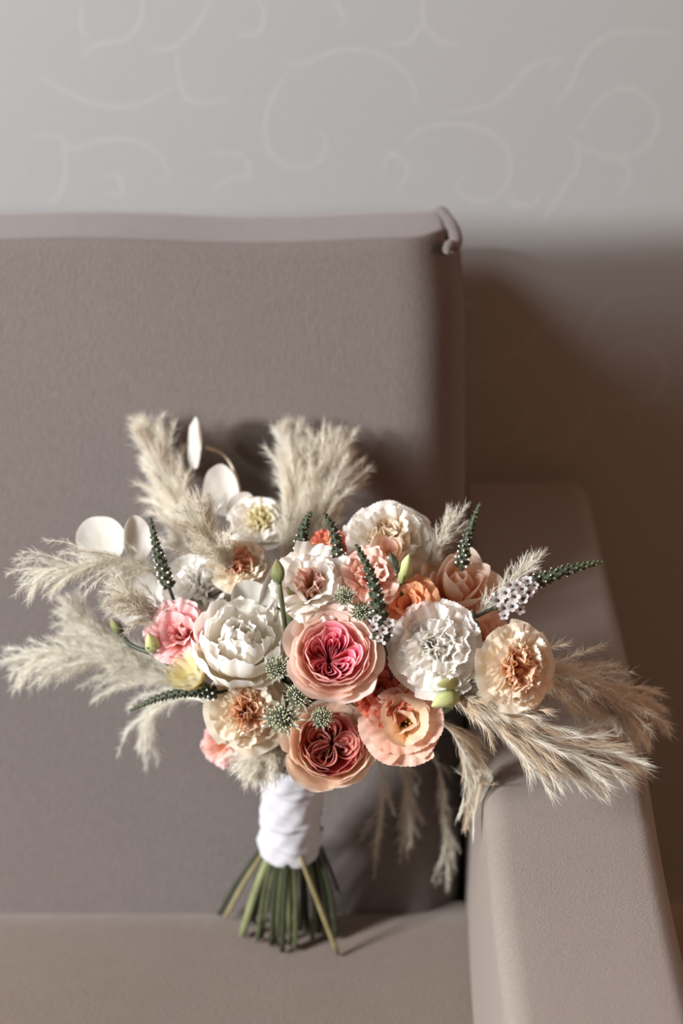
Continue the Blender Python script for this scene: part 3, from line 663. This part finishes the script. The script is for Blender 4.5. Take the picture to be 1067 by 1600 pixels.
spike('long dark spike dotted white rising over the pink rose', [(598, 1000, -.198), (592, 955, -.2), (580, 900, -.195), (556, 850, -.19)], 34, 84, .8,
      [(583, 980, -.208, 9), (597, 984, -.212, 9), (608, 974, -.208, 9), (592, 996, -.205, 8), (604, 992, -.2, 7), (588, 966, -.21, 6)])
spike('dark green spike standing behind the peach rose', [(722, 885, -.12), (727, 855, -.118), (737, 820, -.115), (751, 784, -.11)], 24, 85, .6)
spike('long green spike with open white florets pointing right', [(775, 948, -.17), (820, 918, -.168), (880, 893, -.165), (942, 877, -.16)], 34, 86, .75,
      [(777, 938, -.178, 11), (790, 926, -.182, 11), (803, 932, -.184, 11), (800, 948, -.182, 11), (786, 950, -.18, 11), (814, 920, -.18, 10), (818, 936, -.182, 11), (808, 914, -.178, 10), (826, 926, -.178, 10), (824, 908, -.174, 9), (812, 952, -.178, 9), (797, 914, -.176, 9), (834, 914, -.176, 8), (788, 962, -.178, 9)])
spike('drooping olive spike at the lower left', [(338, 1083, -.15), (300, 1080, -.152), (250, 1090, -.15), (202, 1111, -.145)], 24, 87, .25)

# --- bleached round leaves
def leaf(label, px, py, y, rx, ry, face, roll, seed, cup=.35, stem_px=None):
    rng = np.random.default_rng(seed); c = at(px, py, y); m = mpp(c); ax = unit(unit(CAM-c)+face[0]*CR+face[1]*CU); M = frame(ax, roll)
    n, rings = 28, 7; V = [(0, 0, 0)]; UV = [(.5, .5)]
    for i in range(1, rings+1):
        t = i/rings
        for j in range(n):
            a = 2*math.pi*j/n; rr = t*(1+.035*math.sin(3*a+seed)+.03*math.sin(2*a+seed*2.1)+.012*math.sin(7*a+seed)); x, y_ = rr*math.cos(a)*rx*m, rr*math.sin(a)*ry*m
            V.append((x, y_, cup*t*t*min(rx, ry)*m+(.09*math.sin(2*a+seed)*t*t+.03*math.sin(5*a+seed)*t**3)*rx*m+.10*math.exp(-(math.sin(a+seed)*t/.18)**2)*t*rx*m*.6)); UV.append((.5+.5*t*math.cos(a), t))
    T = [[0, 1+j, 1+(j+1) % n] for j in range(n)]
    Q = [[1+i*n+j, 1+(i+1)*n+j, 1+(i+1)*n+(j+1) % n, 1+i*n+(j+1) % n] for i in range(rings-1) for j in range(n)]
    P = np.array(V) @ M.T; P2 = P-ax*.0006
    nn = len(P); F = [np.array(T), np.array(Q), np.array(T)[:, ::-1]+nn, np.array(Q)[:, ::-1]+nn]
    o = link('bleached_leaf', fast_mesh('bleached_leaf', np.vstack([P, P2]), F, [POD], uv=np.vstack([UV, UV])), bouquet, c-bq_base); o['label'] = label
    if stem_px:
        V, F, uv = tubes((smooth_path([at(*p) for p in stem_px], 20)-c)[None], np.full((1, 20), .0012), 6); link('stem', fast_mesh('stem', V, F, [TWIG]), o)
    return o
leaf('round bleached leaf at far left', 161, 846, -.05, 39, 41, (-.3, .1), .2, 1, stem_px=[(175, 880, -.05), (230, 895, -.06), (330, 960, -.06), (440, 1120, -.06)])
leaf('oval bleached leaf beside the far left leaf', 212, 843, -.055, 24, 36, (.3, .1), 0, 2, stem_px=[(215, 878, -.055), (240, 900, -.06), (330, 960, -.06), (440, 1120, -.06)])
leaf('large bleached leaf behind the pink lisianthus', 217, 936, -.08, 42, 46, (-.2, .3), .4, 3, stem_px=[(240, 970, -.08), (330, 1020, -.07), (440, 1140, -.06)])
leaf('tall bleached leaf left of the centre plume', 347, 768, .02, 28, 42, (-.2, .1), .1, 4, stem_px=[(355, 810, .018), (380, 900, -.03), (440, 1100, -.06)])
leaf('lower bleached leaf overlapping the tall one', 376, 800, -.005, 24, 30, (.2, .2), -.2, 5, stem_px=[(375, 830, -.008), (400, 920, -.04), (440, 1100, -.06)])
leaf('cream round leaf above the white carnation', 338, 862, -.055, 34, 30, (-.1, .4), 0, 6, stem_px=[(340, 890, -.09), (390, 980, -.08), (440, 1120, -.06)])
leaf('thin bleached leaf seen edge on at the very top', 312, 690, .045, 34, 42, (-3.0, .1), .12, 7, .25, stem_px=[(321, 699, .045), (345, 708, .043), (362, 728, .04), (375, 768, .02), (400, 880, -.02), (440, 1100, -.06)])
leaf('cream leaf behind the white peony', 392, 945, -.115, 34, 38, (.2, .2), .3, 8, stem_px=[(400, 970, -.13), (440, 1120, -.06)])
leaf('white leaf standing left of the tall green bud', 421, 918, -.13, 12, 44, (.3, .1), -.35, 9, stem_px=[(428, 950, -.15), (445, 1120, -.06)])

# --- pampas plumes
def clear(P):
    """hairs bend round the sofa instead of entering it"""
    Q = P.copy(); x, y, z = Q[..., 0], Q[..., 1], Q[..., 2]
    z[:] = np.maximum(z, .006)
    lim = np.where(z < .55, .118*np.clip(z, 0, .535)/.535-.009, 9)
    y[:] = np.minimum(y, np.where(x < .112, lim, 9))
    inside = (x > .097) & (z < .2295)
    deep = inside & (z < .20) & (x < .13)
    x[:] = np.where(deep, .096, x); z[:] = np.where(inside & ~deep, .2295+.004*np.sin(y*400), z)
    return Q
def plume(label, pts, nb, blen, spread, hair, droop, seed, mat, nh=60, s0=.15, wid=.00015, hs=.45, side=1.0, mat2=None):
    """rachis through pts (px,py,y); nb side branches of length blen=(base,mid,tip); hairs along each branch"""
    rng = np.random.default_rng(seed); R = clear(smooth_path([at(*p) for p in pts], 60)); org = R[0].copy(); R = R-org
    T = np.gradient(R, axis=0); T /= np.linalg.norm(T, axis=1, keepdims=True)
    me = Mesh(); V, F, uv = tubes(R[None], np.linspace(.0014, .0004, 60)[None], 6); me.add(V, F, mat)
    K = 12; BR = np.zeros((nb, K, 3)); G = np.array([0, 0, -1.0])
    HP = []; HM = []
    for b in range(nb):
        s = s0+(1-s0)*((b+rng.random())/nb)**.9; i = min(59, int(s*59)); tg = T[i]
        e1 = unit(np.cross(tg, [.3, .8, .5])); e2 = np.cross(tg, e1); a = rng.uniform(0, 6.283)
        d = unit(tg + (e1*math.cos(a)*side+e2*math.sin(a)*side)*math.tan(math.radians(spread*rng.uniform(.3, 1.25))))
        L = np.interp((s-s0)/(1-s0), [0, .5, 1], blen)*rng.uniform(.7, 1.2); st = L/(K-1)
        p = R[i].copy(); wob = rng.normal(0, .10, 3)
        for k in range(K):
            BR[b, k] = p; d = unit(d+G*droop*(k/K)*.35+wob*.22+rng.normal(0, .03, 3)); p = p+d*st
        bt = np.gradient(BR[b], axis=0); bt /= np.linalg.norm(bt, axis=1, keepdims=True)+1e-9
        m = max(8, int(1.35*nh*L/.06)); f = rng.uniform(.06, 1, m)*(K-1.001); j = f.astype(int); fr = (f-j)[:, None]
        h0 = BR[b][j]*(1-fr)+BR[b][j+1]*fr; hd = bt[j]+rng.normal(0, hs, (m, 3)); hd /= np.linalg.norm(hd, axis=1, keepdims=True)
        hl = hair*rng.uniform(.5, 1.3, m)*(1-.4*f/K); hd2 = hd+bt[j]*.35+G*droop*.3+rng.normal(0, .12, (m, 3)); hd2 /= np.linalg.norm(hd2, axis=1, keepdims=True)
        HP.append(np.stack([h0, h0+hd*(hl*.5)[:, None], h0+hd*(hl*.5)[:, None]+hd2*(hl*.5)[:, None]], 1)); HM.append(np.full(m, rng.random() < .5))
    BR = clear(BR+org)-org
    V, F, uv = tubes(BR, np.linspace(.00042, .00012, K)[None], 3, cap=False); me.add(V, F, mat, uv)
    HP = clear(np.concatenate(HP)+org)-org; HM = np.concatenate(HM)
    for sel, mm in ((HM, mat), (~HM, mat2 or mat)):
        if sel.any():
            V, F, uv = tubes(HP[sel], np.array([[wid, wid*.8, wid*.2]]), 3, cap=False); me.add(V, F, mm, uv)
    o = me.build('pampas_plume', bouquet, org-bq_base); o['label'] = label
    return o
B_ = (445, 1130, -.065)
plume('fluffy cream pampas plume rising at the upper left', [B_, (345, 930, -.06), (302, 850, -.02), (275, 780, .02), (236, 690, .055)], 170, (.05, .058, .022), 17, .014, .05, 101, PAMPAS, 120, .3, mat2=PAMPAS_W)
plume('tall cream pampas plume at the top centre, left half', [B_, (430, 960, -.1), (448, 870, -.06), (464, 790, -.005), (456, 700, .05)], 160, (.045, .056, .028), 15, .013, 0, 102, PAMPAS, 120, .42, mat2=PAMPAS_W)
plume('tall cream pampas plume at the top centre, right half', [B_, (460, 960, -.09), (478, 870, -.05), (500, 790, .0), (518, 725, .045)], 200, (.045, .062, .028), 22, .013, .02, 103, PAMPAS, 120, .42, mat2=PAMPAS_W)
plume('wispy white pampas spray pointing left at the upper left', [B_, (330, 960, -.07), (250, 895, -.08), (170, 880, -.09), (66, 892, -.09)], 46, (.035, .05, .03), 24, .010, .5, 104, PAMPAS_W, 90, .5)
plume('wispy white pampas plume pointing left across the backrest', [B_, (360, 1100, -.08), (270, 1060, -.075), (160, 1032, -.07), (50, 1032, -.06)], 60, (.06, .06, .03), 24, .012, .5, 105, PAMPAS_W, 110, .35)
plume('pampas wisp curling up at the left, above the pointing plume', [B_, (330, 1080, -.07), (230, 1030, -.06), (165, 1000, -.05), (128, 975, -.045)], 56, (.05, .045, .02), 24, .012, .2, 106, PAMPAS_W, 110, .35)
plume('hanging pampas wisps below the olive spike', [B_, (370, 1120, -.09), (300, 1090, -.08), (240, 1100, -.06), (225, 1150, -.04)], 34, (.05, .05, .03), 26, .010, 1.0, 107, PAMPAS_W, 80, .4)
plume('straw coloured pampas plume lying over the armrest', [(480, 1140, -.07), (620, 1080, -.13), (710, 1085, -.18), (810, 1140, -.195), (930, 1178, -.19)], 150, (.05, .07, .04), 14, .018, .1, 108, PAMPAS_T, 100, .4, hs=.22, mat2=PAMPAS_W)
plume('soft beige pampas plume behind the right carnation', [(480, 1140, -.07), (640, 1060, -.1), (780, 1045, -.15), (900, 1068, -.15), (985, 1105, -.14)], 130, (.05, .065, .035), 20, .013, .35, 109, PAMPAS, 100, .45, mat2=PAMPAS_T)
plume('pampas strands drooping between lisianthus and armrest', [(480, 1150, -.07), (600, 1110, -.11), (690, 1130, -.14), (730, 1190, -.15), (742, 1250, -.15)], 50, (.04, .05, .03), 13, .014, .6, 110, PAMPAS_W, 60, .45, hs=.22, mat2=PAMPAS_T)
plume('thin pampas tuft hanging under the peach lisianthus', [(480, 1150, -.06), (560, 1130, -.05), (615, 1170, -.03), (635, 1230, -.012), (636, 1300, -.002)], 34, (.03, .04, .03), 16, .010, .5, 111, PAMPAS, 60, .45)
plume('faint pampas wisp hanging in the sofa corner', [(480, 1150, -.05), (600, 1130, -.03), (680, 1190, -.005), (694, 1270, .005), (698, 1340, .0)], 22, (.03, .04, .03), 16, .009, .5, 112, PAMPAS, 40, .45)
plume('second faint pampas wisp below the dusky rose', [(480, 1150, -.05), (540, 1140, -.04), (590, 1190, -.025), (598, 1250, -.015), (590, 1310, -.005)], 16, (.03, .04, .03), 20, .009, .5, 113, PAMPAS, 40, .45)
plume('cream pampas tuft resting on the ribbon', [(480, 1130, -.1), (455, 1152, -.128), (425, 1172, -.14), (398, 1188, -.13)], 150, (.024, .03, .02), 42, .011, .25, 114, PAMPAS_W, 130, .1, mat2=PAMPAS)
plume('small white pampas sprig behind the peach rose', [(520, 1080, -.08), (640, 950, -.1), (675, 880, -.105), (700, 825, -.1)], 44, (.02, .025, .018), 20, .009, 0, 115, PAMPAS_W, 90, .5)
plume('small white pampas sprig beside the white florets', [(560, 1080, -.09), (700, 1000, -.15), (765, 945, -.165), (822, 888, -.16)], 34, (.018, .022, .016), 16, .009, 0, 116, PAMPAS_W, 80, .55)

plume('short fluffy pampas between leaves and upper left carnation', [(400, 1000, -.08), (360, 900, -.09), (335, 855, -.1), (318, 815, -.095)], 70, (.03, .035, .02), 26, .012, .05, 117, PAMPAS, 110, .25, mat2=PAMPAS_W)
plume('soft pampas tuft over the large bleached leaf', [(380, 1040, -.09), (300, 985, -.11), (245, 960, -.12), (205, 935, -.125)], 60, (.03, .035, .022), 26, .011, .25, 118, PAMPAS_W, 90, .3)
# --- filler leaves deep inside, seen in the gaps
rngL = np.random.default_rng(77)
for i in range(34):
    px = rngL.uniform(300, 740); py = rngL.uniform(880, 1150)
    p1 = at(px, py, dome(px, py)+.045); b = BIND+(p1-BIND)*.35; L = np.linalg.norm(p1-b); M = frame(p1-b, rngL.uniform(0, 6))
    P, F, uv = petal(L, .022, 4, rngL.uniform(5, 28), 20, rngL, 6, 8, tip=.75, tp=1.3, wb=.2, q=.6)
    link('green_leaf', fast_mesh('green_leaf', P @ M.T, [F], [GREEN_DK], uv=uv), bouquet, b-bq_base)

# --- ribbon wrap and cut stems
def wrap():
    nz, na = 46, 56; ax = W_TOP-W_BOT; L = np.linalg.norm(ax); z = ax/L; x = unit(CR-z*(CR@z)); y = np.cross(z, x); V = []
    m = mpp(W_BOT)
    for i in range(nz):
        t = i/(nz-1); w = np.interp(t, [0, .06, .3, .7, 1], [49, 49.5, 46, 47.5, 50])*m
        for j in range(na):
            a = 2*math.pi*j/na; s = 0.0
            for c0, sl, am, wd in ((.07, .05, .0010, .02), (.16, -.06, .0014, .03), (.3, .09, .0013, .035), (.43, -.05, .0012, .03), (.57, .12, .0012, .04), (.7, -.05, .0013, .03), (.84, .07, .0013, .03)):
                d = t-c0-sl*math.sin(a+c0*9); s += am*math.exp(-(d/wd)**2)*(.55+.45*math.sin(2*a+c0*31)) - am*.7*math.exp(-((d+wd*1.1)/(wd*.55))**2)
            s += .0006*math.sin(5*a+t*14)+.0004*math.sin(9*a-t*23)
            r = w+s; tt = t+.012*math.sin(a+.6)*(1-t)
            V.append(W_BOT+z*(L*tt)+x*(r*math.cos(a))+y*(r*.92*math.sin(a)))
    Q = [[i*na+j, i*na+(j+1) % na, (i+1)*na+(j+1) % na, (i+1)*na+j] for i in range(nz-1) for j in range(na)]
    o = link('ribbon_wrap', fast_mesh('ribbon_wrap', np.array(V)-W_BOT, [np.array(Q)], [RIBBON]), bouquet, W_BOT-bq_base); o['label'] = 'creased white cloth ribbon wound round the stems'
wrap()
ST = [  # (top px, end px, end py, width px, material, height of cut end)
 (412, 343, 1428, 8, GREEN_DK, .004), (418, 352, 1434, 6.5, TAN, .004), (426, 378, 1461, 13, GREEN_LT, .004), (422, 387, 1443, 9, GREEN_DK, .004),
 (430, 402, 1470, 7, GREEN, .003), (436, 409, 1466, 6, GREEN, .003), (440, 424, 1476, 9, GREEN_DK, .003), (444, 432, 1474, 7, GREEN, .003),
 (450, 441, 1486, 10, GREEN_DK, .003), (453, 454, 1478, 7, GREEN_LT, .003), (458, 462, 1483, 7, GREEN, .003), (472, 480, 1446, 9, GREEN_DK, .003),
 (482, 497, 1456, 11, GREEN_DK, .003), (490, 512, 1462, 13, GREEN_DK, .003), (465, 528, 1491, 7.5, TAN, .002), (496, 526, 1464, 9, GREEN_DK, .003),
 (500, 531, 1400, 6, GREEN_DK, .045), (470, 468, 1452, 10, GREEN_DK, .003), (486, 505, 1444, 9, GREEN_DK, .003), (432, 396, 1440, 8, GREEN_DK, .003),
 (462, 448, 1450, 10, GREEN_DK, .003), (478, 488, 1466, 8, GREEN, .003), (446, 436, 1446, 9, GREEN_DK, .003)]
rs = np.random.default_rng(9)
for k, (tx, ex, ey, w, m_, ez) in enumerate(ST):
    e = at_z(ex, ey, ez); front = (ey-1455)/35.0
    t = at(tx, 1318, -.042-.022*max(-1, min(1, front))); u = t+(W_TOP-W_BOT)*.35; u[1] = -.05; r = w*mpp(e)/2
    bow = (t+e)/2 + np.array([(tx-456)*.00006, 0, -.0015]) + rs.normal(0, .0012, 3)
    n = 16; P = smooth_path([u, t, bow, e], n); rad = np.full(n, r); rad[:5] *= .85
    rad *= 1+.06*np.sin(np.linspace(0, 9, n)+k)
    V, F, uv = tubes((P-e)[None], rad[None], 9); o = link('cut_stem', fast_mesh('cut_stem', V, F, [m_]), bouquet, e-bq_base)
    if m_ is TAN: o['label'] = 'pale tan cut stem'
